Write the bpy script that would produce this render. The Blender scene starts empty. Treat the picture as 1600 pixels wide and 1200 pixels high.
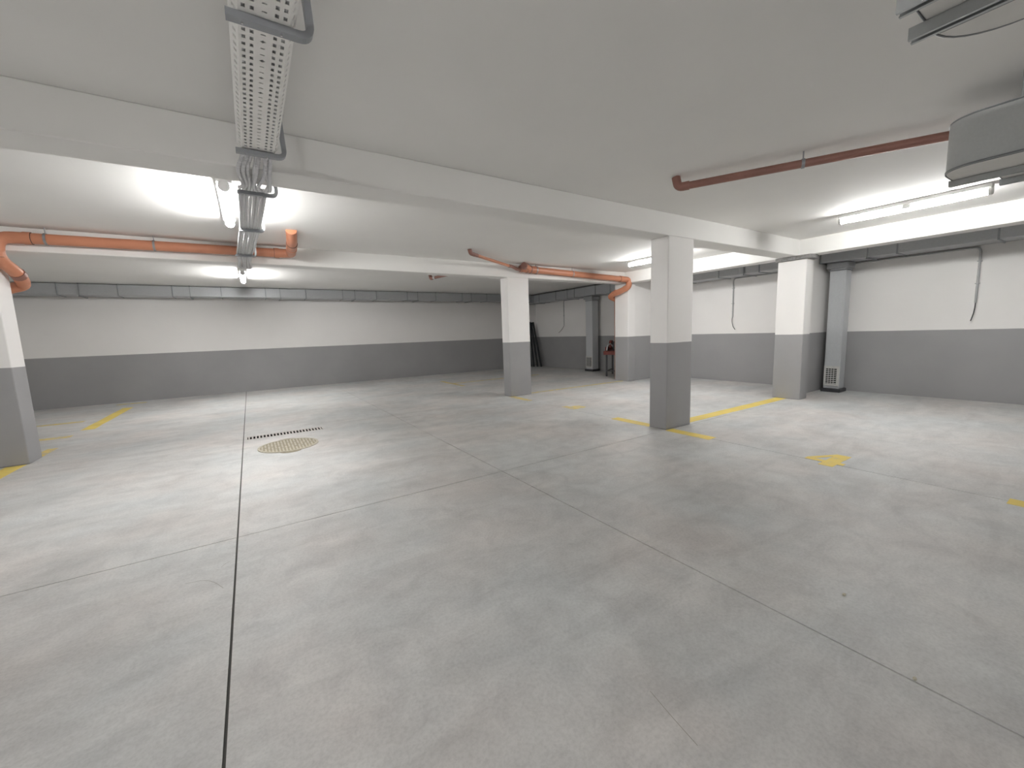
import bpy, bmesh, math, random
from mathutils import Vector, Matrix
random.seed(7)
PI = math.pi
SC = bpy.context.scene
COL = SC.collection

# ------------------------------------------------------------------ camera
F_PX, YAW, PITCH, ROLL, CAM_H = 630.875, 0.570217, 0.125666, -0.03489, 1.5
fw = Vector((math.sin(YAW) * math.cos(PITCH), math.cos(YAW) * math.cos(PITCH), -math.sin(PITCH)))
rt = Vector((math.cos(YAW), -math.sin(YAW), 0))
up = rt.cross(fw)
r2 = math.cos(ROLL) * rt + math.sin(ROLL) * up
u2 = -math.sin(ROLL) * rt + math.cos(ROLL) * up
cam_data = bpy.data.cameras.new('camera')
cam_data.sensor_width = 36.0
cam_data.lens = F_PX / 1600 * 36.0
cam_data.clip_start = 0.02
cam = bpy.data.objects.new('camera', cam_data)
COL.objects.link(cam)
M = Matrix.Identity(4)
for i in range(3):
    M[i][0], M[i][1], M[i][2] = r2[i], u2[i], -fw[i]
M[2][3] = CAM_H
cam.matrix_world = M
SC.camera = cam

# ------------------------------------------------------------------ world, exposure
w = bpy.data.worlds.new('world'); SC.world = w; w.use_nodes = True
w.node_tree.nodes['Background'].inputs[0].default_value = (0, 0, 0, 1)
w.node_tree.nodes['Background'].inputs[1].default_value = 0
SC.view_settings.view_transform = 'Standard'
SC.view_settings.look = 'None'
SC.view_settings.gamma = 1
SC.view_settings.use_curve_mapping = False
SC.view_settings.exposure = 0.57
SC.cycles.diffuse_bounces = 6
SC.cycles.max_bounces = 8
SC.cycles.glossy_bounces = 3
SC.cycles.use_light_tree = False
SC.cycles.caustics_reflective = False
SC.cycles.caustics_refractive = False
LAMP = 97.0          # base emission of the tube diffusers, scaled per lamp to balance the light

# ------------------------------------------------------------------ materials
def new_mat(name):
    m = bpy.data.materials.new(name); m.use_nodes = True
    return m, m.node_tree.nodes, m.node_tree.links, m.node_tree.nodes['Principled BSDF']

def ramp(N, stops):
    r = N.new('ShaderNodeValToRGB')
    e = r.color_ramp.elements
    while len(e) < len(stops): e.new(0.5)
    for el, (p, c) in zip(e, stops):
        el.position = p; el.color = (*c, 1) if len(c) == 3 else c
    return r

def noise(N, L, vec, scale, detail=4, rough=0.55, dist=0.0):
    n = N.new('ShaderNodeTexNoise'); n.inputs['Scale'].default_value = scale
    n.inputs['Detail'].default_value = detail; n.inputs['Roughness'].default_value = rough
    n.inputs['Distortion'].default_value = dist
    L.new(vec, n.inputs['Vector'])
    return n

def mixc(N, L, a, b, fac, mode='MIX'):
    x = N.new('ShaderNodeMix'); x.data_type = 'RGBA'; x.blend_type = mode
    for s, v in ((x.inputs[6], a), (x.inputs[7], b)):
        if isinstance(v, tuple): s.default_value = (*v, 1)
        else: L.new(v, s)
    if isinstance(fac, float): x.inputs[0].default_value = fac
    else: L.new(fac, x.inputs[0])
    return x.outputs[2]

def simple(name, col, rough=0.5, metal=0.0, var=0.06, scale=14.0, bump=0.0, spec=0.5):
    m, N, L, B = new_mat(name)
    g = N.new('ShaderNodeNewGeometry')
    n = noise(N, L, g.outputs['Position'], scale)
    r = ramp(N, [(0.3, tuple(c * (1 - var) for c in col)), (0.7, tuple(min(1, c * (1 + var)) for c in col))])
    L.new(n.outputs['Fac'], r.inputs[0]); L.new(r.outputs[0], B.inputs['Base Color'])
    B.inputs['Roughness'].default_value = rough; B.inputs['Metallic'].default_value = metal
    B.inputs['Specular IOR Level'].default_value = spec
    if bump:
        b = N.new('ShaderNodeBump'); b.inputs['Strength'].default_value = bump; b.inputs['Distance'].default_value = 0.01
        n2 = noise(N, L, g.outputs['Position'], scale * 6); L.new(n2.outputs['Fac'], b.inputs['Height'])
        L.new(b.outputs[0], B.inputs['Normal'])
    return m

PAINT_Z = 1.28
def wall_mat():
    m, N, L, B = new_mat('two_tone_wall_paint')
    g = N.new('ShaderNodeNewGeometry'); s = N.new('ShaderNodeSeparateXYZ'); L.new(g.outputs['Position'], s.inputs[0])
    wob = noise(N, L, g.outputs['Position'], 3.0, 3)
    a = N.new('ShaderNodeMath'); a.operation = 'MULTIPLY_ADD'
    L.new(wob.outputs['Fac'], a.inputs[0]); a.inputs[1].default_value = 0.008; L.new(s.outputs['Z'], a.inputs[2])
    gt = N.new('ShaderNodeMath'); gt.operation = 'GREATER_THAN'; gt.inputs[1].default_value = PAINT_Z + 0.004
    L.new(a.outputs[0], gt.inputs[0])
    n = noise(N, L, g.outputs['Position'], 1.1, 5)
    wr = ramp(N, [(0.3, (0.84, 0.825, 0.81)), (0.7, (0.87, 0.855, 0.84))]); L.new(n.outputs['Fac'], wr.inputs[0])
    gr = ramp(N, [(0.3, (0.325, 0.324, 0.328)), (0.7, (0.355, 0.354, 0.358))]); L.new(n.outputs['Fac'], gr.inputs[0])
    c = mixc(N, L, gr.outputs[0], wr.outputs[0], gt.outputs[0])
    L.new(c, B.inputs['Base Color']); B.inputs['Roughness'].default_value = 0.7
    B.inputs['Specular IOR Level'].default_value = 0.25
    b = N.new('ShaderNodeBump'); b.inputs['Strength'].default_value = 0.12; b.inputs['Distance'].default_value = 0.006
    n2 = noise(N, L, g.outputs['Position'], 28, 4); L.new(n2.outputs['Fac'], b.inputs['Height']); L.new(b.outputs[0], B.inputs['Normal'])
    return m

def concrete_mat():
    m, N, L, B = new_mat('trowelled_concrete')
    g = N.new('ShaderNodeNewGeometry'); P = g.outputs['Position']
    mp = N.new('ShaderNodeMapping'); mp.inputs['Rotation'].default_value = (0, 0, 0.5); mp.inputs['Scale'].default_value = (0.45, 1.5, 1)
    L.new(P, mp.inputs[0])
    big = noise(N, L, P, 0.55, 4, 0.62, 0.5)
    streak = noise(N, L, mp.outputs[0], 1.7, 5, 0.66, 1.1)
    mid = noise(N, L, P, 4.2, 6, 0.72, 0.6)
    fine = noise(N, L, P, 60, 2, 0.7)
    tint = noise(N, L, P, 0.9, 3, 0.5)
    r1 = ramp(N, [(0.30, (0.505, 0.503, 0.498)), (0.52, (0.590, 0.585, 0.576)), (0.72, (0.665, 0.655, 0.643))])
    L.new(big.outputs['Fac'], r1.inputs[0])
    r2_ = ramp(N, [(0.33, (0.87, 0.87, 0.87)), (0.5, (0.985, 0.985, 0.985)), (0.70, (1.07, 1.07, 1.07))]); L.new(streak.outputs['Fac'], r2_.inputs[0])
    r3 = ramp(N, [(0.34, (0.89, 0.89, 0.895)), (0.5, (0.99, 0.99, 0.99)), (0.68, (1.07, 1.07, 1.065))]); L.new(mid.outputs['Fac'], r3.inputs[0])
    r4 = ramp(N, [(0.3, (0.91, 0.91, 0.91)), (0.6, (1.04, 1.04, 1.04))]); L.new(fine.outputs['Fac'], r4.inputs[0])
    r5 = ramp(N, [(0.35, (0.97, 1.0, 1.015)), (0.5, (1, 1, 1)), (0.66, (1.03, 0.995, 0.98))]); L.new(tint.outputs['Fac'], r5.inputs[0])
    c = r1.outputs[0]
    for r in (r2_, r3, r4, r5): c = mixc(N, L, c, r.outputs[0], 1.0, 'MULTIPLY')
    L.new(c, B.inputs['Base Color'])
    rr = N.new('ShaderNodeMapRange'); rr.inputs[3].default_value = 0.42; rr.inputs[4].default_value = 0.66
    L.new(streak.outputs['Fac'], rr.inputs[0]); L.new(rr.outputs[0], B.inputs['Roughness'])
    B.inputs['Specular IOR Level'].default_value = 0.42
    b = N.new('ShaderNodeBump'); b.inputs['Strength'].default_value = 0.08; b.inputs['Distance'].default_value = 0.001
    L.new(mid.outputs['Fac'], b.inputs['Height']); L.new(b.outputs[0], B.inputs['Normal'])
    return m

def yellow_mat(name, wear):
    m, N, L, B = new_mat(name)
    g = N.new('ShaderNodeNewGeometry')
    n = noise(N, L, g.outputs['Position'], 9.0, 8, 0.72, 0.3)
    r = ramp(N, [(wear - 0.08, (1, 1, 1)), (wear + 0.08, (0, 0, 0))]); L.new(n.outputs['Fac'], r.inputs[0])
    n2 = noise(N, L, g.outputs['Position'], 2.0, 3)
    y = ramp(N, [(0.35, (0.70, 0.535, 0.12)), (0.65, (0.80, 0.625, 0.15))]); L.new(n2.outputs['Fac'], y.inputs[0])
    c = mixc(N, L, y.outputs[0], (0.50, 0.47, 0.36), r.outputs[0])
    L.new(c, B.inputs['Base Color']); B.inputs['Roughness'].default_value = 0.6
    return m

def galv_mat(name, col, rough, metal=0.75):
    m, N, L, B = new_mat(name)
    g = N.new('ShaderNodeNewGeometry')
    v = N.new('ShaderNodeTexVoronoi'); v.inputs['Scale'].default_value = 45; L.new(g.outputs['Position'], v.inputs['Vector'])
    hs = N.new('ShaderNodeSeparateColor'); L.new(v.outputs['Color'], hs.inputs[0])
    r = ramp(N, [(0.0, tuple(c * 0.975 for c in col)), (1.0, tuple(min(1, c * 1.02) for c in col))]); L.new(hs.outputs[0], r.inputs[0])
    L.new(r.outputs[0], B.inputs['Base Color'])
    n = noise(N, L, g.outputs['Position'], 2.5, 4)
    rr = N.new('ShaderNodeMapRange'); rr.inputs[3].default_value = rough - 0.06; rr.inputs[4].default_value = rough + 0.08
    L.new(n.outputs['Fac'], rr.inputs[0]); L.new(rr.outputs[0], B.inputs['Roughness'])
    B.inputs['Metallic'].default_value = metal
    return m

def emit_mat(name, col, s):
    m, N, L, B = new_mat(name)
    B.inputs['Base Color'].default_value = (0.9, 0.9, 0.9, 1)
    B.inputs['Emission Color'].default_value = (*col, 1); B.inputs['Emission Strength'].default_value = s
    return m

MW = wall_mat()
MC = simple('ceiling_white_paint', (0.86, 0.852, 0.833), 0.75, var=0.02, scale=0.8, bump=0.06, spec=0.2)
MF = concrete_mat()
MJ = simple('joint_dark_fill', (0.10, 0.098, 0.092), 0.9)
MJL = simple('joint_dusty_fill', (0.30, 0.285, 0.25), 0.9)
MY = yellow_mat('yellow_floor_paint', 0.36)
MYW = yellow_mat('worn_yellow_floor_paint', 0.48)
MO = simple('orange_pvc', (0.54, 0.225, 0.13), 0.38, var=0.05, scale=3)
MOD = simple('orange_pvc_dusty', (0.29, 0.14, 0.108), 0.45, var=0.10, scale=6)
MRB = simple('black_rubber_ring', (0.05, 0.035, 0.03), 0.7)
MG = galv_mat('galvanised_sheet', (0.47, 0.485, 0.50), 0.38, 0.55)
MGS = galv_mat('galvanised_shaft_sheet', (0.62, 0.64, 0.66), 0.42, 0.35)
MGD = galv_mat('galvanised_flange', (0.33, 0.345, 0.36), 0.42)
MGL = simple('grey_painted_casing', (0.60, 0.62, 0.625), 0.55, var=0.03, metal=0.0, scale=60)
MGU = simple('pale_casing_underside', (0.74, 0.73, 0.705), 0.6, var=0.02)
MRAIL = galv_mat('steel_rail', (0.50, 0.52, 0.53), 0.38, 0.6)
MTRAY = simple('tray_white_coating', (0.90, 0.89, 0.865), 0.5, var=0.015)
MBR = simple('grey_bracket_paint', (0.33, 0.345, 0.365), 0.45, metal=0.2, var=0.04)
MCON = simple('grey_corrugated_pvc', (0.66, 0.66, 0.675), 0.42, var=0.05)
MPG = simple('grey_pvc_conduit', (0.45, 0.455, 0.46), 0.5)
MBLK = simple('black_cable', (0.03, 0.03, 0.032), 0.5)
MPOLE = simple('dark_pole_coating', (0.035, 0.04, 0.042), 0.5)
MWP = simple('white_lamp_housing', (0.80, 0.80, 0.79), 0.4, var=0.01)
MEM = emit_mat('lit_tube_diffuser', (1.0, 0.99, 0.972), LAMP)
MEM4 = emit_mat('lit_middle_tube_diffuser', (1.0, 0.99, 0.972), LAMP * 1.05)
MEM3 = emit_mat('lit_dimmed_tube_diffuser', (1.0, 0.99, 0.972), LAMP * 0.74)  # output turned down only to balance the light on the right side
MEM2 = emit_mat('lit_boosted_tube_diffuser', (1.0, 0.99, 0.972), LAMP * 1.25)  # output turned up only to brighten the far wall
MRED = simple('red_machine_paint', (0.20, 0.045, 0.035), 0.5, var=0.15)
MDK = simple('dark_machine_metal', (0.045, 0.045, 0.05), 0.5)
MSIL = galv_mat('bright_steel', (0.75, 0.75, 0.75), 0.3, 0.9)
MDRAIN = simple('recess_shade_black', (0.012, 0.010, 0.010), 0.8)  # near-black, shade inside the slots is put into the colour
MGRT = simple('drain_bar_steel', (0.56, 0.53, 0.50), 0.6)
MMAN = simple('dusty_cast_iron_cover', (0.31, 0.275, 0.20), 0.75, var=0.2, scale=22)
MMANR = simple('dusty_cast_iron_rib', (0.49, 0.455, 0.37), 0.75, var=0.14, scale=22)
MGRL = simple('pale_grille_plastic', (0.62, 0.62, 0.60), 0.5)
MMORT = simple('rough_grey_mortar', (0.25, 0.245, 0.24), 0.9, var=0.25, scale=25, bump=0.5)
MPEB = simple('pale_pebble', (0.6, 0.56, 0.45), 0.8)

# ------------------------------------------------------------------ builders
def link(name, me, mat, parent=None):
    o = bpy.data.objects.new(name, me); COL.objects.link(o)
    if mat is not None: me.materials.append(mat)
    if parent is not None: o.parent = parent
    return o

def world_loc(p):
    v = Vector((0, 0, 0))
    while p is not None:
        v += p.location; p = p.parent
    return v

def obj(name, bm, mat, parent=None, smooth=False, angle=40):
    """bm is in world coordinates; origin goes to the parent's origin or to the mesh's base."""
    vs = [v.co for v in bm.verts]
    if parent is not None: off = world_loc(parent)
    else:
        xs = [v.x for v in vs]; ys = [v.y for v in vs]; zs = [v.z for v in vs]
        off = Vector(((min(xs) + max(xs)) / 2, (min(ys) + max(ys)) / 2, min(zs)))
    for v in bm.verts: v.co -= off
    bmesh.ops.recalc_face_normals(bm, faces=bm.faces[:])
    if smooth:
        for f in bm.faces: f.smooth = True
        for e in bm.edges:
            if len(e.link_faces) == 2 and e.calc_face_angle(0) > math.radians(angle): e.smooth = False
    me = bpy.data.meshes.new(name); bm.to_mesh(me); bm.free()
    o = link(name, me, mat, parent)
    if parent is None: o.location = off
    return o

def empty(name, loc):
    o = bpy.data.objects.new(name, None); COL.objects.link(o); o.location = loc; o.empty_display_size = 0.1
    return o

def tag(o, label=None, cat=None, group=None, kind=None):
    if label: o['label'] = label
    if cat: o['category'] = cat
    if group: o['group'] = group
    if kind or cat: o['kind'] = kind or 'thing'
    return o

def box(bm, x0, x1, y0, y1, z0, z1, bev=0.0, seg=1):
    r = bmesh.ops.create_cube(bm, size=1)
    vs = r['verts']
    for v in vs:
        v.co = Vector(((x0 + x1) / 2 + v.co.x * (x1 - x0), (y0 + y1) / 2 + v.co.y * (y1 - y0), (z0 + z1) / 2 + v.co.z * (z1 - z0)))
    if bev:
        es = list({e for v in vs for e in v.link_edges})
        bmesh.ops.bevel(bm, geom=es, offset=bev, segments=seg, profile=0.5, affect='EDGES')
    return bm

def mbox(*a, **k): return box(bmesh.new(), *a, **k)

def catmull(pts, step):
    P = [Vector(p) for p in pts]
    P = [P[0] * 2 - P[1]] + P + [P[-1] * 2 - P[-2]]
    out = []
    for i in range(1, len(P) - 2):
        n = max(1, int((P[i + 1] - P[i]).length / step))
        for k in range(n):
            t = k / n
            a, b, c, d = P[i - 1], P[i], P[i + 1], P[i + 2]
            out.append(0.5 * ((2 * b) + (c - a) * t + (2 * a - 5 * b + 4 * c - d) * t * t + (3 * b - a - 3 * c + d) * t ** 3))
    out.append(P[-2].copy())
    return out

def fillet(pts, r, n=6):
    """round the corners of a polyline"""
    P = [Vector(p) for p in pts]; out = [P[0]]
    for i in range(1, len(P) - 1):
        a, b, c = P[i - 1], P[i], P[i + 1]
        u = (a - b); v = (c - b); rr = min(r, u.length * 0.49, v.length * 0.49)
        s = b + u.normalized() * rr; e = b + v.normalized() * rr
        for k in range(n + 1):
            t = k / n
            out.append((1 - t) ** 2 * s + 2 * t * (1 - t) * b + t * t * e)
    out.append(P[-1])
    return out

def sweep(bm, pts, rad, seg=10, cap=True, section=None):
    """tube along pts; rad a number or list; section = list of (u,v) for a non-round profile"""
    P = [Vector(p) for p in pts]
    n = len(P)
    T = [(P[min(i + 1, n - 1)] - P[max(i - 1, 0)]).normalized() for i in range(n)]
    ref = Vector((0, 0, 1)) if abs(T[0].z) < 0.9 else Vector((1, 0, 0))
    N = (ref - T[0] * ref.dot(T[0])).normalized()
    rings = []
    for i in range(n):
        N = (N - T[i] * N.dot(T[i])).normalized()
        Bn = T[i].cross(N)
        r = rad[i] if isinstance(rad, (list, tuple)) else rad
        sec = section if section else [(math.cos(2 * PI * k / seg) , math.sin(2 * PI * k / seg)) for k in range(seg)]
        f = 1.0 if section else r
        rings.append([bm.verts.new(P[i] + (N * a + Bn * b) * f) for a, b in sec])
    m = len(rings[0])
    for i in range(n - 1):
        for k in range(m):
            bm.faces.new((rings[i][k], rings[i][(k + 1) % m], rings[i + 1][(k + 1) % m], rings[i + 1][k]))
    if cap:
        bm.faces.new(rings[0][::-1]); bm.faces.new(rings[-1])
    return bm

def tube(pts, rad, seg=12, **k): return sweep(bmesh.new(), pts, rad, seg, **k)

def ring(center, axis, r_in, r_out, width, seg=20):
    """short open collar around a pipe"""
    c = Vector(center); a = Vector(axis).normalized()
    ref = Vector((0, 0, 1)) if abs(a.z) < 0.9 else Vector((1, 0, 0))
    n = (ref - a * ref.dot(a)).normalized(); b = a.cross(n)
    bm = bmesh.new(); R = []
    for k in range(seg):
        d = n * math.cos(2 * PI * k / seg) + b * math.sin(2 * PI * k / seg)
        R.append([bm.verts.new(c + a * s * width / 2 + d * r) for s, r in ((-1, r_in), (-1, r_out), (1, r_out), (1, r_in))])
    for k in range(seg):
        q, p = R[k], R[(k + 1) % seg]
        for i in range(4):
            bm.faces.new((q[i], p[i], p[(i + 1) % 4], q[(i + 1) % 4]))
    return bm

def prism(bm, pts, z0, z1):
    """vertical prism over a plan outline"""
    lo = [bm.verts.new((x, y, z0)) for x, y in pts]; hi = [bm.verts.new((x, y, z1)) for x, y in pts]
    n = len(pts)
    bm.faces.new(lo[::-1]); bm.faces.new(hi)
    for i in range(n): bm.faces.new((lo[i], lo[(i + 1) % n], hi[(i + 1) % n], hi[i]))
    return bm

# ------------------------------------------------------------------ dimensions of the room
XL, XR, YN, YF, ZC = -7.0, 10.85, -6.0, 14.75, 3.07
ZB = 2.772
def struct(name, bm, mat, **k):
    return tag(obj(name, bm, mat, **k), kind='structure')

floor = struct('floor', mbox(XL, XR, YN, YF, -0.35, -0.20), MJ)
tag(floor, 'pale trowelled concrete floor cut into large slabs by thin joints')
struct('ceiling', mbox(XL - .2, XR + .2, YN - .2, YF + .2, ZC, ZC + 0.2), MC)
struct('wall_far', mbox(XL - .2, XR + .2, YF, YF + 0.2, -0.35, ZC), MW)
struct('wall_right', mbox(XR, XR + 0.2, YN, YF, -0.35, ZC), MW)
struct('wall_left', mbox(XL - 0.2, XL, YN, YF, -0.35, ZC), MW)
struct('wall_near', mbox(XL - .2, XR + .2, YN - 0.2, YN, -0.35, ZC), MW)
# short cross walls between the right-hand columns and the right wall
struct('wall_cross', mbox(9.24, XR, 3.80, 4.0, 0, ZC, bev=0.004), MW)
struct('wall_cross_back', mbox(9.34, XR, 7.95, 8.2, 0, ZC, bev=0.004), MW)

# floor slabs, one per cast panel, with real gaps between them
GX = [(-0.224, 0.012), (2.19, 0.009), (5.075, 0.010)]
GY = [(3.672, 0.008), (7.62, 0.004)]
holes = [(-0.19, 0.915, 7.355, 7.585)]
def slab(x0, x1, y0, y1):
    bm = bmesh.new()
    hs = [h for h in holes if h[0] > x0 and h[1] < x1 and h[2] > y0 and h[3] < y1]
    xs = sorted({x0, x1, *[v for h in hs for v in h[:2]]}); ys = sorted({y0, y1, *[v for h in hs for v in h[2:]]})
    nx, ny = len(xs), len(ys)
    solid = [[not any(h[0] <= (xs[i] + xs[i + 1]) / 2 <= h[1] and h[2] <= (ys[j] + ys[j + 1]) / 2 <= h[3] for h in hs)
              for j in range(ny - 1)] for i in range(nx - 1)]
    T = [[bm.verts.new((x, y, 0)) for y in ys] for x in xs]; D = [[bm.verts.new((x, y, -0.2)) for y in ys] for x in xs]
    def S(i, j): return 0 <= i < nx - 1 and 0 <= j < ny - 1 and solid[i][j]
    for i in range(nx - 1):
        for j in range(ny - 1):
            if not solid[i][j]: continue
            bm.faces.new((T[i][j], T[i + 1][j], T[i + 1][j + 1], T[i][j + 1]))
            bm.faces.new((D[i][j], D[i][j + 1], D[i + 1][j + 1], D[i + 1][j]))
            if not S(i, j - 1): bm.faces.new((T[i][j], D[i][j], D[i + 1][j], T[i + 1][j]))
            if not S(i, j + 1): bm.faces.new((T[i][j + 1], T[i + 1][j + 1], D[i + 1][j + 1], D[i][j + 1]))
            if not S(i - 1, j): bm.faces.new((T[i][j], T[i][j + 1], D[i][j + 1], D[i][j]))
            if not S(i + 1, j): bm.faces.new((T[i + 1][j], D[i + 1][j], D[i + 1][j + 1], T[i + 1][j + 1]))
    top = [f for f in bm.faces if all(abs(v.co.z) < 1e-6 for v in f.verts)]
    return bm
xe = [XL] + [v for c, g in GX for v in (c - g / 2, c + g / 2)] + [XR]
ye = [YN] + [v for c, g in GY for v in (c - g / 2, c + g / 2)] + [YF]
for i in range(0, len(xe), 2):
    for j in range(0, len(ye), 2):
        obj('slab', slab(xe[i], xe[i + 1], ye[j], ye[j + 1]), MF, floor)
# joint fill a little below the surface
for k, (c, g) in enumerate(GX):
    obj('joint_fill', mbox(c - g / 2, c + g / 2, YN, YF, -0.2, -0.010 if k == 0 else -0.006), MJ if k == 0 else MJL, floor)
for c, g in GY:
    obj('joint_fill', mbox(XL, XR, c - g / 2, c + g / 2, -0.2, -0.0105 if c < 5 else -0.0035), MJ if c < 5 else MJL, floor)

for pts in ([(-0.486, 3.143), (-0.394, 3.117), (-0.333, 3.048), (-0.282, 2.94)], [(-0.306, 3.237), (-0.286, 3.27), (-0.261, 3.29)], [(1.26, 0.981), (1.236, 0.86), (1.216, 0.74)]):
    C = catmull([(x, y, 0.0) for x, y in pts], 0.03)
    sec = [(0.0003, 0.0012), (-0.001, 0.0012), (-0.001, -0.0012), (0.0003, -0.0012)]
    obj('hairline_crack', tube(C, 1, section=sec), MJL, floor)

# ------------------------------------------------------------------ beams and columns
def beam(bm, label):
    return tag(obj('ceiling_beam', bm, MC), label, 'beam', 'white ceiling beams')
beam(mbox(XL, 9.0, 3.68, 4.02, ZB, ZC, bev=0.008), 'white ceiling beam over the nearest square column, crossing the whole room')
beam(mbox(XL, 9.0, 7.98, 8.28, ZB, ZC, bev=0.008), 'white ceiling beam carrying the long orange pipes, farther back')
beam(mbox(9.0, 9.32, YN, 8.28, ZB, ZC, bev=0.008), 'white ceiling beam beside the long lit tube lamp, running along the right wall')

def column(x0, x1, y0, y1, label, top=ZB):
    return tag(obj('concrete_column', mbox(x0, x1, y0, y1, 0, top, bev=0.012, seg=2), MW), label, 'column', 'two tone concrete columns')
column(5.03, 5.62, 3.68, 3.98, 'nearest two-tone column in the middle with yellow lines at its foot')
column(5.08, 5.68, 7.98, 8.28, 'two-tone column under the branched end of the orange pipe')
column(9.04, 9.345, 7.9, 8.4, 'two-tone column with an orange elbow pipe bent round its top')
column(-3.15, -2.59, 7.84, 8.22, 'two-tone column at the left edge of the picture')
c2 = column(8.95, 9.25, 3.53, 4.03, 'two-tone column at the right in front of the vertical duct', 2.70)
bm = bmesh.new()
rs = random.Random(3)
outline = [(8.90, 4.06), (8.88, 3.9), (8.90, 3.75), (8.885, 3.6), (8.90, 3.46), (9.02, 3.42), (9.16, 3.44), (9.30, 3.47), (9.29, 3.7), (9.30, 4.05)]
prism(bm, outline, 2.702, 2.770)
tag(obj('mortar_cap', bm, MMORT, c2), 'ragged grey mortar packing between the column and the beam')

# ------------------------------------------------------------------ tube lamps
def lamp(x, y0, y1, label, mat=None, first=[None]):
    """batten lamp running along y on the ceiling"""
    ym = (y0 + y1) / 2; h = (y1 - y0) / 2
    if first[0] is None:
        r = empty('tube_lamp', (0, 0, ZC)); z = ZC
        obj('housing', mbox(-0.065, 0.065, -h, h, z - 0.055, z - 0.002, bev=0.006), MWP, r)
        n = 4; pts = [(0, -h + 0.03 + (2 * h - 0.06) * k / n, z - 0.088) for k in range(n + 1)]
        rr = [0.040] + [0.048] * (n - 1) + [0.040]
        obj('diffuser', tube(pts, rr, 16), MEM, r, smooth=True)
        for s in (-1, 1):
            obj('end_cap', tube([(0, s * (h - 0.032), z - 0.088), (0, s * (h - 0.005), z - 0.088), (0, s * (h + 0.004), z - 0.088)], [0.050, 0.050, 0.040], 16), MWP, r, smooth=True)
        obj('mounting_clip', mbox(-0.052, -0.030, -0.045, 0.045, z - 0.105, z, bev=0.006), MWP, r)
        obj('mounting_clip', mbox(0.030, 0.052, -0.045, 0.045, z - 0.105, z, bev=0.006), MWP, r)
        first[0] = r
    else:
        r = first[0].copy(); COL.objects.link(r)
        for ch in first[0].children:
            c = ch.copy(); COL.objects.link(c); c.parent = r
    for c in r.children:
        if mat and c.name.startswith('diffuser'):
            c.material_slots[0].link = 'OBJECT'; c.material_slots[0].material = mat
    r.location = (x, ym, ZC)
    return tag(r, label, 'lamp', 'lit tube lamps on the ceiling')
lamp(7.58, 1.10, 2.60, 'lit tube lamp on the ceiling near the orange ceiling pipe, right side', MEM3)
lamp(7.62, 5.15, 6.65, 'lit tube lamp half hidden behind the nearest column', MEM3)
lamp(-0.06, 4.85, 6.35, 'lit tube lamp behind the bundle of grey conduits', MEM4)
lamp(0.02, 10.6, 12.1, 'small farthest lit tube lamp below the left end of the conduits', MEM2)
lamp(-2.1, -1.9, -0.4, 'added unseen lit tube lamp on the ceiling just behind the viewpoint, left of the cable tray')  # unseen lamp, added to brighten the near floor and ceiling
lamp(-2.5, -5.6, -4.1, 'added unseen lit tube lamp on the ceiling farther behind the viewpoint')  # second unseen lamp, added for more light from behind

# ------------------------------------------------------------------ cable tray with perforations
def perforated(name, parent, origin, U, V, W, length, pitch, cols, mat):
    """plate spanned by U (width W) and V (length); cols: list of (u0,u1,kind); real holes"""
    bm = bmesh.new(); O = Vector(origin); U = Vector(U); V = Vector(V)
    vs = {}
    def P(a, b):
        k = (round(a, 5), round(b, 5))
        if k not in vs: vs[k] = bm.verts.new(O + U * a + V * b)
        return vs[k]
    us = [0.0]
    for u0, u1, kind in cols: us += [u0, u1]
    us.append(W)
    rows = int(length / pitch)
    for j in range(rows):
        v0 = j * pitch; a, b = v0 + pitch * 0.26, v0 + pitch * 0.74; v1 = v0 + pitch
        for i in range(len(us) - 1):
            u0, u1 = us[i], us[i + 1]
            kind = cols[(i - 1) // 2][2] if i % 2 == 1 else None
            def q(A, B, C, D):
                bm.faces.new((P(A, C), P(B, C), P(B, D), P(A, D)))
            q(u0, u1, v0, a); q(u0, u1, b, v1)
            if kind is None: q(u0, u1, a, b)
            elif kind == 'slot': pass
            elif kind == 'mix':
                m_, c_ = (u0 + u1) / 2, (a + b) / 2
                if j % 3 == 0:      # diamond
                    A, B, C, D = P(u0, a), P(u1, a), P(u1, b), P(u0, b)
                    e = 0.0008
                    p0, p1, p2, p3 = bm.verts.new(O + U * m_ + V * (a + e)), bm.verts.new(O + U * (u1 - e) + V * c_), bm.verts.new(O + U * m_ + V * (b - e)), bm.verts.new(O + U * (u0 + e) + V * c_)
                    bm.faces.new((A, B, p1, p0)); bm.faces.new((B, C, p2, p1)); bm.faces.new((C, D, p3, p2)); bm.faces.new((D, A, p0, p3))
                else:               # narrow slot
                    s0, s1 = c_ - 0.0035, c_ + 0.0035
                    A, B, C, D = P(u0, a), P(u1, a), P(u1, b), P(u0, b)
                    e = 0.004
                    p = [bm.verts.new(O + U * x_ + V * y_) for x_, y_ in ((u0 + e, s0), (u1 - e, s0), (u1 - e, s1), (u0 + e, s1))]
                    bm.faces.new((A, B, p[1], p[0])); bm.faces.new((B, C, p[2], p[1])); bm.faces.new((C, D, p[3], p[2])); bm.faces.new((D, A, p[0], p[3]))
    o = obj(name, bm, mat, parent)
    s = o.modifiers.new('thickness', 'SOLIDIFY'); s.thickness = 0.002; s.offset = 0
    return o
TX0, TX1, TZ, TY0, TY1 = 0.088, 0.268, 2.80, 0.30, 3.46
tray = tag(empty('cable_tray', ((TX0 + TX1) / 2, (TY0 + TY1) / 2, TZ)), 'perforated pale metal cable tray hanging below the ceiling', 'cable tray')
WT = TX1 - TX0
cl = [(0.010, 0.024, 'slot'), (0.040, 0.054, 'slot'), (0.076, 0.102, 'mix'), (0.126, 0.140, 'slot'), (0.156, 0.170, 'slot')]
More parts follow.
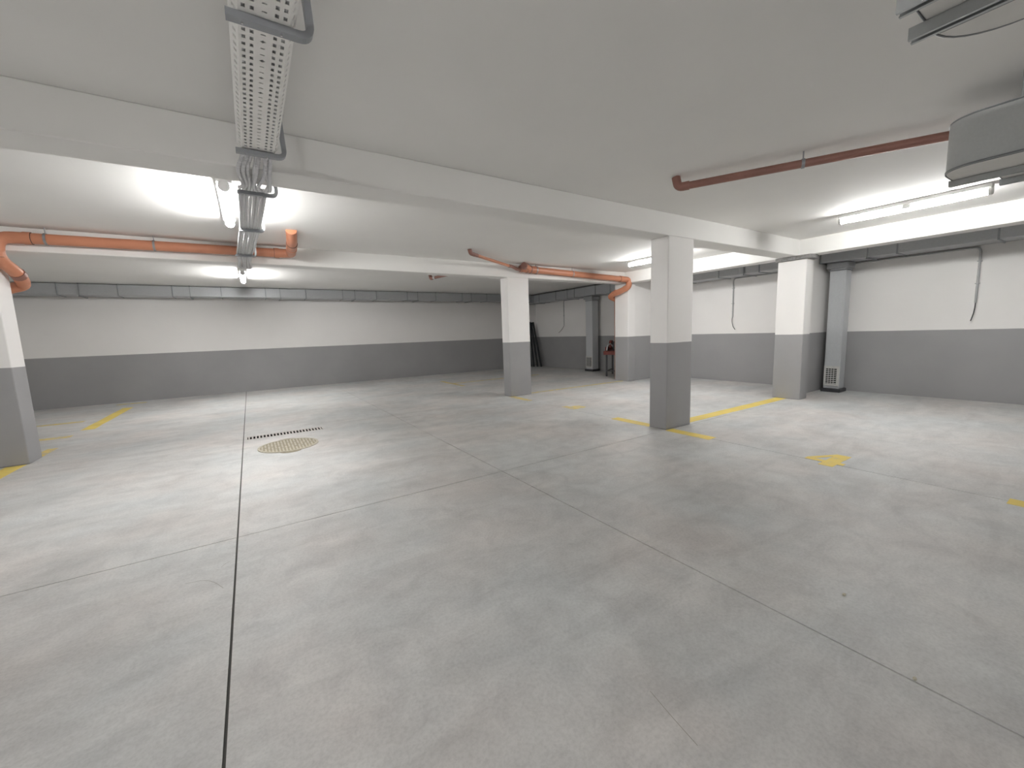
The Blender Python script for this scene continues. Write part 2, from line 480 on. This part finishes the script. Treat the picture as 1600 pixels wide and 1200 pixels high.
perforated('bottom_plate', tray, (TX0, TY0, TZ), (1, 0, 0), (0, 1, 0), WT, TY1 - TY0, 0.048, cl, MTRAY)
fl = [(0.014, 0.030, 'slot')]
perforated('side_flange', tray, (TX0, TY0, TZ), (-0.62, 0, 0.785), (0, 1, 0), 0.048, TY1 - TY0, 0.048, fl, MTRAY)
perforated('side_flange', tray, (TX1, TY0, TZ), (0.62, 0, 0.785), (0, 1, 0), 0.048, TY1 - TY0, 0.048, fl, MTRAY)

def bracket(y, z, xl, xr, label):
    t = empty('tray_bracket', ((xl + xr) / 2, y, z - 0.03))
    sec = [(0.014, 0.020), (-0.014, 0.020), (-0.014, -0.020), (0.014, -0.020)]
    path = fillet([(xl, y, z - 0.016), (xr, y, z - 0.016), (xr - 0.015, y, ZC - 0.01)], 0.05, 7)
    obj('bent_bar', tube(path, 1, section=sec), MBR, t)
    obj('foot_plate', mbox(xr - 0.05, xr + 0.012, y - 0.022, y + 0.022, ZC - 0.010, ZC - 0.001, bev=0.002), MBR, t)
    for s in (0.22, 0.78):
        xb = xl + (xr - xl) * s * 0.8
        obj('bolt', tube([(xb, y, z - 0.037), (xb, y, z - 0.029)], 0.004, 6), MSIL, t)
    return tag(t, label, 'bracket', 'grey bent brackets under the conduits')
bracket(2.06, TZ, 0.045, 0.352, 'grey bent bracket crossing the cable tray at the top edge of the picture')
bracket(3.40, TZ - 0.005, 0.048, 0.338, 'grey bent bracket at the far end of the cable tray')
bracket(4.27, 2.785, 0.035, 0.330, 'grey bent bracket just behind the first ceiling beam')
bracket(5.66, 2.785, 0.025, 0.272, 'grey bent bracket beside the bright tube lamp')
bracket(7.30, 2.785, -0.045, 0.21, 'grey bent bracket above the orange pipe, farthest of its row')

# corrugated conduits laid through the tray and on the brackets
NC = 8
for k in range(NC):
    f = k / (NC - 1)
    r_ = random.Random(k + 20)
    def X(y, jit=0.0):
        K = [(0.0, .103, .253), (3.4, .103, .253), (3.7, .050, .270), (4.1, .055, .262), (4.3, .058, .250), (5.66, .045, .222), (7.3, -.020, .160), (8.0, -.01, .13), (9, 0.01, .10)]
        for (ya, a0, b0), (yb, a1, b1) in zip(K, K[1:]):
            if ya <= y <= yb:
                t = (y - ya) / (yb - ya); a = a0 + (a1 - a0) * t; b = b0 + (b1 - b0) * t
                break
        return a + (b - a) * f + r_.uniform(-jit, jit)
    z0 = 2.818
    pts = [(X(0.4), 0.4, z0), (X(1.5), 1.5, z0), (X(2.6), 2.6, z0), (X(3.38), 3.38, 2.816),
           (X(3.62, .02), 3.62, 2.755 - r_.uniform(0, .02)), (X(3.86, .03), 3.86, 2.738 - r_.uniform(0, .035)), (X(4.08, .005), 4.08, 2.752 - r_.uniform(0, .01)),
           (X(4.3), 4.3, 2.800), (X(5.0, .003), 5.0, 2.799), (X(5.66), 5.66, 2.800), (X(6.5, .004), 6.5, 2.796), (X(7.3), 7.3, 2.800),
           (X(7.7, .01), 7.7, 2.757), (X(8.0, .02), 8.0, 2.735 - r_.uniform(0, .03)), (X(8.3, .02), 8.3, 2.740), (X(8.6, .01), 8.6, 2.82), (X(8.75, .01), 8.75, 3.03)]
    P = catmull(pts, 0.0075)
    rad = [(0.0092, 0.0135, 0.0145, 0.0135)[i % 4] for i in range(len(P))]
    o = obj('conduit', tube(P, rad, 8), MCON, None, smooth=True, angle=70)
    nm = ['leftmost', 'second from the left', 'third from the left', 'fourth from the left', 'fifth from the left', 'sixth from the left', 'seventh from the left', 'rightmost'][k]
    tag(o, 'grey corrugated conduit in the cable tray bundle, ' + nm, 'conduit', 'grey corrugated conduits')

# ------------------------------------------------------------------ orange drain pipes
def clamp(parent, c, axis, r, up_to=ZC, ear=True):
    cl = obj('clamp', ring(c, axis, r + 0.001, r + 0.007, 0.026), MGD, parent, smooth=True)
    if ear:
        obj('threaded_rod', tube([(c[0], c[1], c[2] + r + 0.004), (c[0], c[1], up_to)], 0.006, 8), MGD, cl)
    return cl
def pipe(parent, pts, r, mat=MO, name='pipe', seg=18):
    return obj(name, tube(pts, r, seg), mat, parent, smooth=True)
def socket(parent, c, axis, r, width=0.07, mat=MO):
    s = obj('socket', ring(c, axis, r * 0.9, r * 1.14, width), mat, parent, smooth=True)
    obj('rubber_ring', ring(Vector(c) + Vector(axis).normalized() * width * 0.5, axis, r * 0.95, r * 1.10, 0.010), MRB, s)
    return s

# long pipe on the left beam
R1 = 0.069
p = tag(empty('drain_pipe', (-0.9, 7.88, 2.86)), 'long orange drain pipe along the left beam behind the conduits', 'pipe', 'orange drain pipes')
pipe(p, [(-2.24, 7.88, 2.922), (0.50, 7.88, 2.945)], R1)
pipe(p, fillet([(-2.24, 7.88, 2.922), (-2.53, 7.88, 2.918), (-2.555, 7.86, 2.66), (-2.47, 8.10, 2.50), (-2.50, 8.30, 2.42)], 0.16, 7), R1 * 1.06, name='elbow')
pipe(p, fillet([(-2.50, 8.29, 2.425), (-2.53, 8.42, 2.38), (-2.78, 8.42, 2.30), (-2.80, 8.42, 0.0)], 0.10, 6), R1, name='down_pipe')
socket(p, (-2.26, 7.88, 2.922), (1, 0, 0), R1); socket(p, (-2.556, 7.862, 2.70), (0, 0.1, -1), R1, 0.06); socket(p, (-2.475, 8.12, 2.49), (0.1, 0.8, -0.5), R1, 0.07, MOD)
pipe(p, fillet([(0.50, 7.88, 2.945), (0.735, 7.88, 2.95), (0.70, 7.35, 2.955), (0.675, 6.95, 2.985), (0.655, 6.72, 3.068)], 0.11, 7), R1 * 1.05, name='elbow')
socket(p, (0.52, 7.88, 2.945), (-1, 0, 0), R1)
socket(p, (0.708, 7.46, 2.954), (0.07, 1, 0), R1, 0.09); socket(p, (0.69, 7.18, 2.965), (-0.06, -1, 0.05), R1, 0.08)
for x in (-2.10, -1.02): clamp(p, (x, 7.88, 2.923 + (x + 2.24) * 0.0084), (1, 0, 0), R1)

# pipe on the middle beam, with a branch fitting
R2 = 0.074
p = tag(empty('drain_pipe', (7.2, 7.87, 2.83)), 'orange drain pipe with a branch fitting on the beam above the middle columns', 'pipe', 'orange drain pipes')
def zm(x): return 2.952 - (x - 5.7) * 0.030
pipe(p, [(5.72, 7.87, zm(5.72)), (8.72, 7.87, zm(8.72))], R2)
pipe(p, fillet([(8.70, 7.87, zm(8.7)), (9.00, 7.86, 2.855), (8.99, 7.82, 2.66), (8.90, 8.05, 2.56), (8.88, 8.32, 2.50)], 0.13, 8), R2 * 1.08, name='elbow')
pipe(p, fillet([(8.88, 8.30, 2.505), (8.90, 8.47, 2.44), (9.235, 8.50, 2.36), (9.25, 8.50, 0.0)], 0.10, 6), R2, name='down_pipe')
socket(p, (8.70, 7.87, zm(8.7)), (-1, 0, 0), R2, 0.09); socket(p, (8.955, 7.93, 2.62), (-0.3, 0.7, -0.4), R2, 0.07); socket(p, (8.885, 8.22, 2.53), (0, 0.9, -0.3), R2, 0.06)
wy = pipe(p, [(5.38, 7.87, zm(5.4)), (5.74, 7.87, zm(5.7))], R2 * 1.10, MO, 'branch_fitting')
pipe(wy, [(5.64, 7.86, 2.955), (5.48, 7.76, 2.985), (5.36, 7.68, 2.99)], R2 * 0.92, MO, 'branch_arm')
obj('cap', tube([(5.39, 7.70, 2.989), (5.345, 7.67, 2.991)], R2 * 1.06, 18), MOD, wy, smooth=True)
for x in (5.56, 5.66): obj('rib', ring((x, 7.87, zm(x)), (1, 0, 0), R2, R2 * 1.22, 0.03), MOD, wy, smooth=True)
socket(p, (5.80, 7.87, zm(5.8)), (1, 0, 0), R2, 0.12, MO)
for x in (5.82, 6.95): clamp(p, (x, 7.87, zm(x)), (1, 0, 0), R2 * (1.16 if x < 6 else 1))
RS = 0.030
red = pipe(p, [(5.40, 7.87, 2.955), (5.36, 7.87, 2.945), (5.33, 7.865, 2.94)], [R2 * 1.12, R2 * 0.8, RS * 1.2], MOD, 'reducer')
pipe(p, fillet([(5.34, 7.865, 2.94), (5.26, 7.85, 2.945), (5.12, 7.82, 2.985), (5.02, 7.78, 2.985)], 0.06, 5), RS * 1.25, MOD, 'offset_bend')
socket(p, (5.05, 7.79, 2.985), (-1, -0.55, 0), RS, 0.09, MOD)
pipe(p, [(5.02, 7.78, 2.985), (3.72, 6.98, 2.995)], RS, MO, 'thin_pipe')
pipe(p, fillet([(3.74, 6.99, 2.995), (3.62, 6.915, 2.997), (3.59, 6.895, 3.068)], 0.035, 5), RS * 1.25, MOD, 'end_bend')
socket(p, (3.78, 7.015, 2.995), (1, .6, 0), RS, 0.10, MOD)

# thin pipe in the rear bay
p = tag(empty('drain_pipe', (4.2, 9.3, 2.93)), 'short thin orange pipe seen below the far beam', 'pipe', 'orange drain pipes')
pipe(p, [(4.09, 10.02, 2.965), (4.33, 8.75, 2.965), (4.40, 8.30, 2.965)], 0.034, MOD)
pipe(p, fillet([(4.10, 9.98, 2.965), (4.085, 10.08, 2.965), (4.08, 10.10, 3.068)], 0.04, 5), 0.042, MOD, 'end_bend')
socket(p, (4.115, 9.90, 2.965), (0.18, -1, 0), 0.034, 0.09, MSIL)

# diagonal pipe at the right
p = tag(empty('drain_pipe', (4.6, 1.6, 2.92)), 'straight dusty orange pipe crossing the ceiling towards the grey casing', 'pipe', 'orange drain pipes')
d = Vector((0.952, -1.779, 0)); a = Vector((3.985, 2.725, 2.962)); b_ = a + d * 1.6
pipe(p, [a, b_], 0.036, MOD)
pipe(p, fillet([a + d * 0.02, a - d * 0.035, a - d * 0.045 + Vector((0, 0, 0.106))], 0.05, 5), 0.043, MOD, 'end_bend')
clamp(p, a + d * 0.50, d, 0.036); clamp(p, a + d * 1.45, d, 0.036)

# ------------------------------------------------------------------ ventilation casings at the right edge
def rounded(x0, x1, y0, y1, r, corners, n=8):
    """plan outline; corners: which of (x0y0,x1y0,x1y1,x0y1) are rounded"""
    out = []
    for (cx, cy, a0), on, (px, py) in zip(((x0 + r, y0 + r, PI), (x1 - r, y0 + r, 1.5 * PI), (x1 - r, y1 - r, 0), (x0 + r, y1 - r, PI / 2)), corners, ((x0, y0), (x1, y0), (x1, y1), (x0, y1))):
        if on: out += [(cx + r * math.cos(a0 + k / n * PI / 2), cy + r * math.sin(a0 + k / n * PI / 2)) for k in range(n + 1)]
        else: out.append((px, py))
    return out
def inset(pts, d):
    cx = sum(p[0] for p in pts) / len(pts); cy = sum(p[1] for p in pts) / len(pts)
    cx2 = (min(p[0] for p in pts) + max(p[0] for p in pts)) / 2
    return [(x + (d if x < cx2 else -d), y + (d if y < 0 else -d)) for x, y in pts]
def casing(x0, x1, y0, y1, r, corners, z0, z1, rails, label, step=None):
    t = empty('ventilation_unit', ((x0 + x1) / 2, (y0 + y1) / 2, z0))
    pl = rounded(x0, x1, y0, y1, r, corners)
    if step:                       # the far part of the front is set back
        xs, ys = step
        i = pl.index((x1, y1)); pl[i:i + 1] = [(x1, ys), (xs, ys), (xs, y1)]
    obj('casing', prism(bmesh.new(), pl, z0 + 0.006, z1), MGL, t, smooth=True, angle=30)
    for z in (z0 + 0.014, z1 - 0.008):
        n = len(pl)
        path = [Vector((x, y, z)) for x, y in pl] + [Vector((pl[0][0], pl[0][1], z))]
        obj('seam', tube(path, 0.005, 6, cap=False), MGD, t, smooth=True)
    obj('underside', prism(bmesh.new(), inset(pl, 0.006), z0, z0 + 0.007), MGU, t)
    for xs_ in ([x0 + 0.37] if not step else []):
        obj('seam', mbox(xs_ - 0.002, xs_ + 0.002, y0 + 0.01, y1 - 0.012, z0 - 0.0012, z0 + 0.002), MGD, t)
    n = len(pl)
    obj('seam', tube([Vector((x, y, z0 + 0.002)) for x, y in pl] + [Vector((pl[0][0], pl[0][1], z0 + 0.002))], 0.004, 6, cap=False), MGD, t, smooth=True)
    for xr, yr in rails:
        bm = bmesh.new()
        box(bm, xr - 0.022, xr - 0.018, y0 - 0.03, yr, z0 - 0.044, z0 - 0.002)
        box(bm, xr + 0.018, xr + 0.022, y0 - 0.03, yr, z0 - 0.044, z0 - 0.002)
        box(bm, xr - 0.018, xr + 0.018, y0 - 0.03, yr, z0 - 0.008, z0 - 0.002)
        box(bm, xr - 0.018, xr - 0.010, y0 - 0.03, yr, z0 - 0.044, z0 - 0.040)
        box(bm, xr + 0.010, xr + 0.018, y0 - 0.03, yr, z0 - 0.044, z0 - 0.040)
        bmesh.ops.remove_doubles(bm, verts=bm.verts[:], dist=0.0001)
        ra = obj('rail', bm, MRAIL, t)
    for xh in (x0 + 0.02, x1 - 0.02):
        for yh in (y0 + 0.3, y1 - 0.35):
            obj('hanger_rod', tube([(xh, yh, z1 - 0.01), (xh, yh, ZC)], 0.006, 8), MRAIL, t)
    return tag(t, label, 'ventilation unit', 'grey ventilation casings')
casing(1.895, 2.435, -1.7, 0.515, 0.20, (0, 0, 1, 0), 2.55, 2.90, ((1.93, 0.535), (2.145, 0.555)), 'grey ventilation casing with steel rails, top right corner of the picture')
casing(4.33, 5.06, -1.7, 0.90, 0.19, (0, 0, 0, 1), 2.552, 2.90, ((4.705, 0.915), (5.03, 0.70)), 'large grey ventilation casing with a rounded corner, hiding the dusty orange pipe', (4.735, 0.69))

# ------------------------------------------------------------------ rectangular air ducts
def duct(axis, a0, a1, c0, c1, z0, z1, n, label, hang_gap=0.0):
    """duct along x or y from a0 to a1, cross range c0..c1"""
    mid = (a0 + a1) / 2, (c0 + c1) / 2
    t = empty('air_duct', (mid[0], mid[1], z0) if axis == 'x' else (mid[1], mid[0], z0))
    def B(p0, p1, q0, q1, r0, r1, **k):
        return mbox(p0, p1, q0, q1, r0, r1, **k) if axis == 'x' else mbox(q0, q1, p0, p1, r0, r1, **k)
    L = (a1 - a0) / n
    for i in range(n):
        s = a0 + i * L
        sec = obj('duct_section', B(s + 0.001, s + L - 0.001, c0, c1, z0, z1, bev=0.010), MG, t)
        # stiffening crease on each section's visible side
        obj('stiffener', B(s + L * 0.5 - 0.004, s + L * 0.5 + 0.004, c0 - 0.004, c1 + 0.001, z0 - 0.004, z1 - 0.02), MG, sec)
    for i in range(0, n + 1):
        s = min(max(a0 + i * L, a0 + 0.012), a1 - 0.012)
        obj('flange', B(s - 0.011, s + 0.011, c0 - 0.016, c1 + 0.010, z0 - 0.016, min(z1 + 0.004, ZC - 0.002), bev=0.003), MGD, t)
    for i in range(1, n, 2):
        s = a0 + (i + 0.35) * L
        h = obj('hanger', B(s - 0.018, s + 0.018, c0 - 0.03, c1 + 0.012, z0 - 0.035, z0 - 0.018), MGD, t)
        obj('hanger_strap', B(s - 0.010, s + 0.010, c0 - 0.030, c0 - 0.022, z0 - 0.030, ZC - 0.002), MGD, h)
    return tag(t, label, 'air duct', 'galvanised air ducts')
duct('x', XL + 0.05, 10.17, 14.15, 14.68, 2.785, 3.058, 16, 'galvanised air duct along the top of the far wall')
DX0, DX1, DZ0, DZ1 = 10.20, 10.76, 2.722, 3.03
duct('y', YN + 0.1, 3.79, DX0, DX1, DZ0, DZ1, 8, 'galvanised air duct above the right wall, nearest stretch with a down shaft')
duct('y', 4.01, 7.94, DX0, DX1, DZ0, DZ1, 4, 'galvanised air duct between the two right-hand columns')
duct('y', 8.21, 14.68, DX0, DX1, DZ0, DZ1, 6, 'galvanised air duct in the dark rear corner')

def shaft(y0, y1, x0, x1, label):
    t = empty('down_duct', ((x0 + x1) / 2, (y0 + y1) / 2, 0))
    obj('collar', mbox(x0 - 0.06, x1 + 0.03, y0 - 0.05, min(y1 + 0.05, 99), 2.60, 2.715, bev=0.01), MG, t)
    obj('shaft', mbox(x0, x1, y0, y1, 0.075, 2.602, bev=0.008), MGS, t)
    for z in (2.56,):
        obj('flange', mbox(x0 - 0.014, x1 + 0.014, y0 - 0.014, y1 + 0.014, z - 0.012, z + 0.012, bev=0.003), MGD, t)
    obj('corner_bead', mbox(x0 - 0.006, x0 + 0.02, y0 - 0.006, y0 + 0.02, 0.08, 2.55, bev=0.004), MGS, t)
    obj('base_plate', mbox(x0 - 0.05, x1 + 0.02, y0 - 0.04, y1 + 0.03, 0.0, 0.075, bev=0.01), MDK, t)
    g = obj('grille', mbox(x0 - 0.020, x0 - 0.001, y0 + 0.005, y1 - 0.005, 0.13, 0.56, bev=0.006), MGRL, t)
    obj('grille_shade_panel', mbox(x0 - 0.023, x0 - 0.0195, y0 + 0.045, y1 - 0.045, 0.175, 0.515), MDRAIN, g)  # solid near-black panel, painted as the shade between the slats
    for k in range(9):
        z = 0.185 + k * 0.04
        obj('slat', mbox(x0 - 0.030, x0 - 0.022, y0 + 0.045, y1 - 0.045, z, z + 0.014), MGRL, g)
    for k in range(3):
        y = y0 + 0.045 + (y1 - y0 - 0.09) * (k + 1) / 4
        obj('slat', mbox(x0 - 0.032, x0 - 0.029, y - 0.004, y + 0.004, 0.175, 0.515), MGRL, g)
    return tag(t, label, 'air duct', 'vertical air duct shafts')
shaft(3.40, 3.68, 10.44, 10.72, 'vertical galvanised duct with a floor level grille beside the right column')
shaft(10.78, 11.12, 10.44, 10.74, 'vertical galvanised duct in the dark rear bay')

# ------------------------------------------------------------------ wall conduits with loose cable ends
def wall_conduit(ys, z, yd, z1, tail, label):
    x = XR - 0.022
    t = empty('wall_conduit', (x, yd, z1))
    obj('conduit_tube', tube(fillet([(x, ys, z), (x, yd, z), (x, yd, z1)], 0.09, 8), 0.016, 10), MPG, t, smooth=True)
    obj('cable_end', tube(catmull([(x, yd, z1 + 0.03)] + [(x - 0.01 - 0.015 * i, yy, zz) for i, (yy, zz) in enumerate(tail)], 0.03), 0.007, 8), MBLK, t, smooth=True)
    for zz in (z1 + (z - z1) * 0.35, z1 + (z - z1) * 0.75):
        obj('saddle', mbox(x - 0.02, XR - 0.001, yd - 0.03, yd + 0.03, zz - 0.008, zz + 0.008, bev=0.003), MPG, t)
    return tag(t, label, 'conduit', 'grey conduits on the right wall')
wall_conduit(4.05, 2.715, 5.93, 1.72, [(5.935, 1.62), (5.90, 1.48), (5.83, 1.385)], 'grey wall conduit with a loose black cable between the columns')
wall_conduit(3.75, 2.700, 1.635, 1.745, [(1.635, 1.66), (1.645, 1.54), (1.665, 1.43)], 'grey wall conduit with a loose cable, nearest on the right wall')
wall_conduit(11.2, 2.73, 12.80, 1.80, [(12.81, 1.70), (12.95, 1.55), (13.10, 1.44)], 'grey wall conduit with a loose cable in the rear bay')

# ------------------------------------------------------------------ floor drain and cover
t = tag(empty('drain_grate', (0.36, 7.47, 0)), 'long narrow drain grate with dark slots in the floor', 'drain')
gx0, gx1, gy0, gy1 = -0.188, 0.913, 7.357, 7.583
bm = bmesh.new(); box(bm, gx0, gx1, gy0, gy1, -0.195, -0.15)
obj('channel', bm, MDRAIN, t)
for (a, b, c, d_) in ((gx0, gx1, gy0, gy0 + 0.012), (gx0, gx1, gy1 - 0.012, gy1), (gx0, gx0 + 0.014, gy0 + 0.012, gy1 - 0.012), (gx1 - 0.014, gx1, gy0 + 0.012, gy1 - 0.012)):
    fb = obj('frame_bar', mbox(a, b, c, d_, -0.006, 0.003), MGRT, t)
    obj('channel_wall', mbox(a, b, c, d_, -0.15, -0.006), MDRAIN, fb)
nb = 23
for k in range(nb):
    x = gx0 + 0.014 + (gx1 - gx0 - 0.028) * (k + 0.5) / nb
    obj('bar', mbox(x - 0.010, x + 0.010, gy0 + 0.012, gy1 - 0.012, -0.012, 0.002), MGRT, t)

cx, cy, cr = 0.335, 6.555, 0.385
t = tag(empty('manhole_cover', (cx, cy, 0)), 'round beige ribbed manhole cover beside the drain grate', 'manhole cover')
bm = bmesh.new()
prism(bm, [(cx + cr * math.cos(k / 40 * 2 * PI), cy + cr * math.sin(k / 40 * 2 * PI)) for k in range(40)], 0.0005, 0.006)
obj('plate', bm, MMAN, t)
obj('rim', ring((cx, cy, 0.006), (0, 0, 1), cr - 0.028, cr + 0.002, 0.011, 40), MMANR, t)
for s in (-1, 1):
    bm = bmesh.new()
    prism(bm, [(cx + 0.13 * math.cos(k / 14 * PI) , cy + s * (cr - 0.03 + 0.095 * math.sin(k / 14 * PI))) for k in range(15)], 0.0005, 0.0055)
    obj('lifting_lug', bm, MMAN, t)
rb = random.Random(5)
for k in range(17):
    x = cx - 0.33 + 0.66 * k / 16
    half = math.sqrt(max(0.001, (cr - 0.035) ** 2 - (x - cx) ** 2))
    cuts = [(-half, -0.02), (0.02, half)] if k % 2 else [(-half, -half * 0.45), (-half * 0.38, half * 0.38), (half * 0.45, half)]
    for c0, c1 in cuts:
        obj('rib', mbox(x - 0.010, x + 0.010, cy + c0, cy + c1, 0.005, 0.0105), MMANR, t)

# ------------------------------------------------------------------ yellow paint on the floor
def line(x0, x1, y0, y1, label, mat=MY):
    n = max(2, int(max(x1 - x0, y1 - y0) / 0.25))
    bm = bmesh.new(); rr = random.Random(int((x0 * 13 + y0 * 7) * 10))
    # slightly wavering edges, as brushed paint has
    long_x = (x1 - x0) > (y1 - y0); A = []
    for k in range(n + 1):
        f = k / n; j0, j1 = rr.uniform(-.006, .006), rr.uniform(-.006, .006)
        A.append(((x0 + (x1 - x0) * f, y0 + j0), (x0 + (x1 - x0) * f, y1 + j1)) if long_x else ((x0 + j0, y0 + (y1 - y0) * f), (x1 + j1, y0 + (y1 - y0) * f)))
    prism(bm, [a for a, b in A] + [b for a, b in A][::-1], 0.0003, 0.0018)
    return tag(obj('floor_line', bm, mat), label, 'floor marking', 'yellow parking lines')
line(5.0, 5.175, 3.0, 3.672, 'short yellow floor line in front of the nearest column')
line(5.01, 5.185, 3.985, 4.75, 'short yellow floor line behind the nearest column, pointing to the rear')
line(5.625, 8.945, 3.75, 3.95, 'long yellow floor line from the nearest column to the right column')
line(4.985, 5.155, -0.9, 0.47, 'yellow floor line cut by the right edge of the picture')
line(5.02, 5.17, 7.22, 7.975, 'worn short yellow floor line at the foot of the column under the branched pipe', MYW)
line(5.685, 9.035, 8.06, 8.16, 'thin faded yellow floor line between the two rear columns', MYW)
line(5.12, 5.23, 10.7, 12.4, 'faint yellow floor line on the shaded floor before the far wall', MYW)
line(5.24, 8.5, 11.45, 11.56, 'faint long yellow floor line crossing the dark rear bay', MYW)
line(-2.80, -2.62, 6.75, 7.83, 'yellow floor line in front of the left edge column')
line(-2.72, -2.60, 8.25, 8.82, 'short yellow floor line just behind the left edge column', MYW)
line(-4.6, -2.72, 9.72, 9.92, 'faded yellow floor band beside the left column, crosswise', MYW)
line(-2.76, -2.57, 10.4, 13.4, 'yellow floor line running to the far wall on the left', MY)
line(-4.8, -3.0, 11.55, 11.72, 'faint crosswise yellow floor line in the far left shade', MYW)
line(-3.05, -2.45, 14.2, 14.36, 'tiny yellow floor mark against the far wall on the left', MYW)

def strokes(name, quads, x0, y0, mat, label):
    """stencilled mark: local (s to the right, t upwards) for someone entering the bay"""
    bm = bmesh.new(); vs = {}
    def V(s, t):
        k = (round(s, 4), round(t, 4))
        if k not in vs: vs[k] = bm.verts.new((x0 + t, y0 - s, 0.0003))
        return vs[k]
    fs = [bm.faces.new([V(*p) for p in q]) for q in quads]
    bmesh.ops.recalc_face_normals(bm, faces=fs)
    r = bmesh.ops.extrude_face_region(bm, geom=fs)
    for v in r['geom']:
        if isinstance(v, bmesh.types.BMVert): v.co.z = 0.0018
    return tag(obj(name, bm, mat), label, 'floor marking', 'yellow bay numbers')
R_ = lambda a, b, c, d: [(a, c), (b, c), (b, d), (a, d)]
four = [R_(.17, .30, 0, .12), R_(0, .07, .12, .20), R_(.07, .17, .12, .20), R_(.17, .30, .12, .20), R_(.30, .35, .12, .20), R_(.17, .30, .20, .52),
        [(0, .20), (.07, .20), (.17, .40), (.17, .52)]]
strokes('bay_number', four, 4.965, 1.925, MY, 'bright yellow number 4 painted on the floor at the right')
blot = [R_(.16, .42, .03, .16), R_(.16, .42, .16, .30), R_(.05, .16, .03, .16), [(.16, .30), (.42, .30), (.38, .38), (.20, .38)]]
strokes('bay_number', blot, 5.08, 6.22, MYW, 'small faded illegible yellow mark on the floor between the columns')

# ------------------------------------------------------------------ things in the dark rear corner
for k, (bx_, by_, tx, ty, tz) in enumerate(((10.54, 14.02, 10.66, 14.715, 1.93), (10.44, 14.16, 10.56, 14.715, 1.92), (10.34, 14.30, 10.47, 14.715, 1.95), (10.24, 14.36, 10.36, 14.715, 1.80))):
    d = (Vector((tx, ty, tz)) - Vector((bx_, by_, 0))).normalized()
    sec = [(.030, .030), (-.030, .030), (-.030, -.030), (.030, -.030)]
    a = Vector((bx_, by_, 0.012)); b = Vector((tx, ty, tz))
    t = empty('dark_pole', (bx_, by_, 0))
    obj('pole', tube([a, b], 1, section=sec), MPOLE, t)
    obj('end_cap', tube([b - d * 0.03, b + d * 0.004], 1, section=[(u * 1.06, v * 1.06) for u, v in sec]), MPOLE, t)
    nm = ('rightmost', 'second from the right', 'third from the right', 'leftmost')[k]
    tag(t, 'long dark pole leaning in the far right corner, ' + nm, 'pole', 'dark poles leaning in the corner')

t = empty('cutting_machine', (10.08, 9.27, 0))
ux = Vector((0.868, 0.497, 0)); uy = Vector((0.497, -0.868, 0))
O = Vector((9.61, 9.285, 0))
def rbox(a0, a1, b0, b1, z0, z1, bev=0.0):
    bm = bmesh.new(); box(bm, a0, a1, b0, b1, z0, z1, bev)
    for v in bm.verts: v.co = O + ux * v.co.x + uy * v.co.y + Vector((0, 0, v.co.z))
    return bm
for a in (0.0, 0.80):
    for b in (0.0, 0.50):
        obj('leg', rbox(a - .025, a + .025, b - .025, b + .025, 0, 0.70), MDK, t)
obj('lower_brace', rbox(0.02, 0.78, -0.012, 0.012, 0.16, 0.19), MDK, t); obj('lower_brace', rbox(0.02, 0.78, 0.488, 0.512, 0.16, 0.19), MDK, t)
obj('lower_brace', rbox(-0.012, 0.012, 0.02, 0.48, 0.16, 0.19), MDK, t)
obj('table_top', rbox(-0.10, 0.90, -0.08, 0.58, 0.70, 0.82, 0.01), MRED, t)
obj('fence', rbox(-0.06, 0.55, -0.03, 0.0, 0.82, 0.95, 0.006), MRED, t)
mo = obj('motor_housing', rbox(0.05, 0.42, 0.16, 0.44, 0.82, 1.12, 0.05), MDK, t)
obj('blade_guard', tube([O + ux * 0.25 + uy * 0.05 + Vector((0, 0, 1.0)), O + ux * 0.25 + uy * 0.12 + Vector((0, 0, 1.0))], 0.16, 20), MRED, t, smooth=True)
obj('handle', tube(fillet([O + ux * 0.2 + uy * 0.3 + Vector((0, 0, 1.10)), O + ux * 0.22 + uy * 0.3 + Vector((0, 0, 1.27)), O + ux * 0.4 + uy * 0.34 + Vector((0, 0, 1.32))], 0.06), 0.03, 10), MDK, t, smooth=True)
obj('water_hose', tube(catmull([O + ux * -.05 + uy * 0.02 + Vector((0, 0, .84)), O + ux * -.03 + uy * 0.05 + Vector((0, 0, .99)), O + ux * .06 + uy * 0.12 + Vector((0, 0, 1.04)), O + ux * .12 + uy * 0.2 + Vector((0, 0, .90))], 0.02), 0.018, 8), MSIL, t, smooth=True)
tag(t, 'dark red machine on thin black legs standing behind the rear right column', 'machine')

# ------------------------------------------------------------------ tiny debris
for i, (x, y, s) in enumerate(((2.62, 0.765, 0.008), (2.205, 0.39, 0.007))):
    bm = bmesh.new(); bmesh.ops.create_icosphere(bm, subdivisions=2, radius=s)
    rr = random.Random(i)
    for v in bm.verts: v.co = Vector((v.co.x * 1.5, v.co.y, v.co.z * 0.7)) * rr.uniform(0.85, 1.15) + Vector((x, y, s * 0.62))
    tag(obj('pebble', bm, MPEB, None, smooth=True), ['tiny pale pebble on the open floor at lower right', 'tiny pale chip lying on the diagonal floor joint'][i], 'pebble')
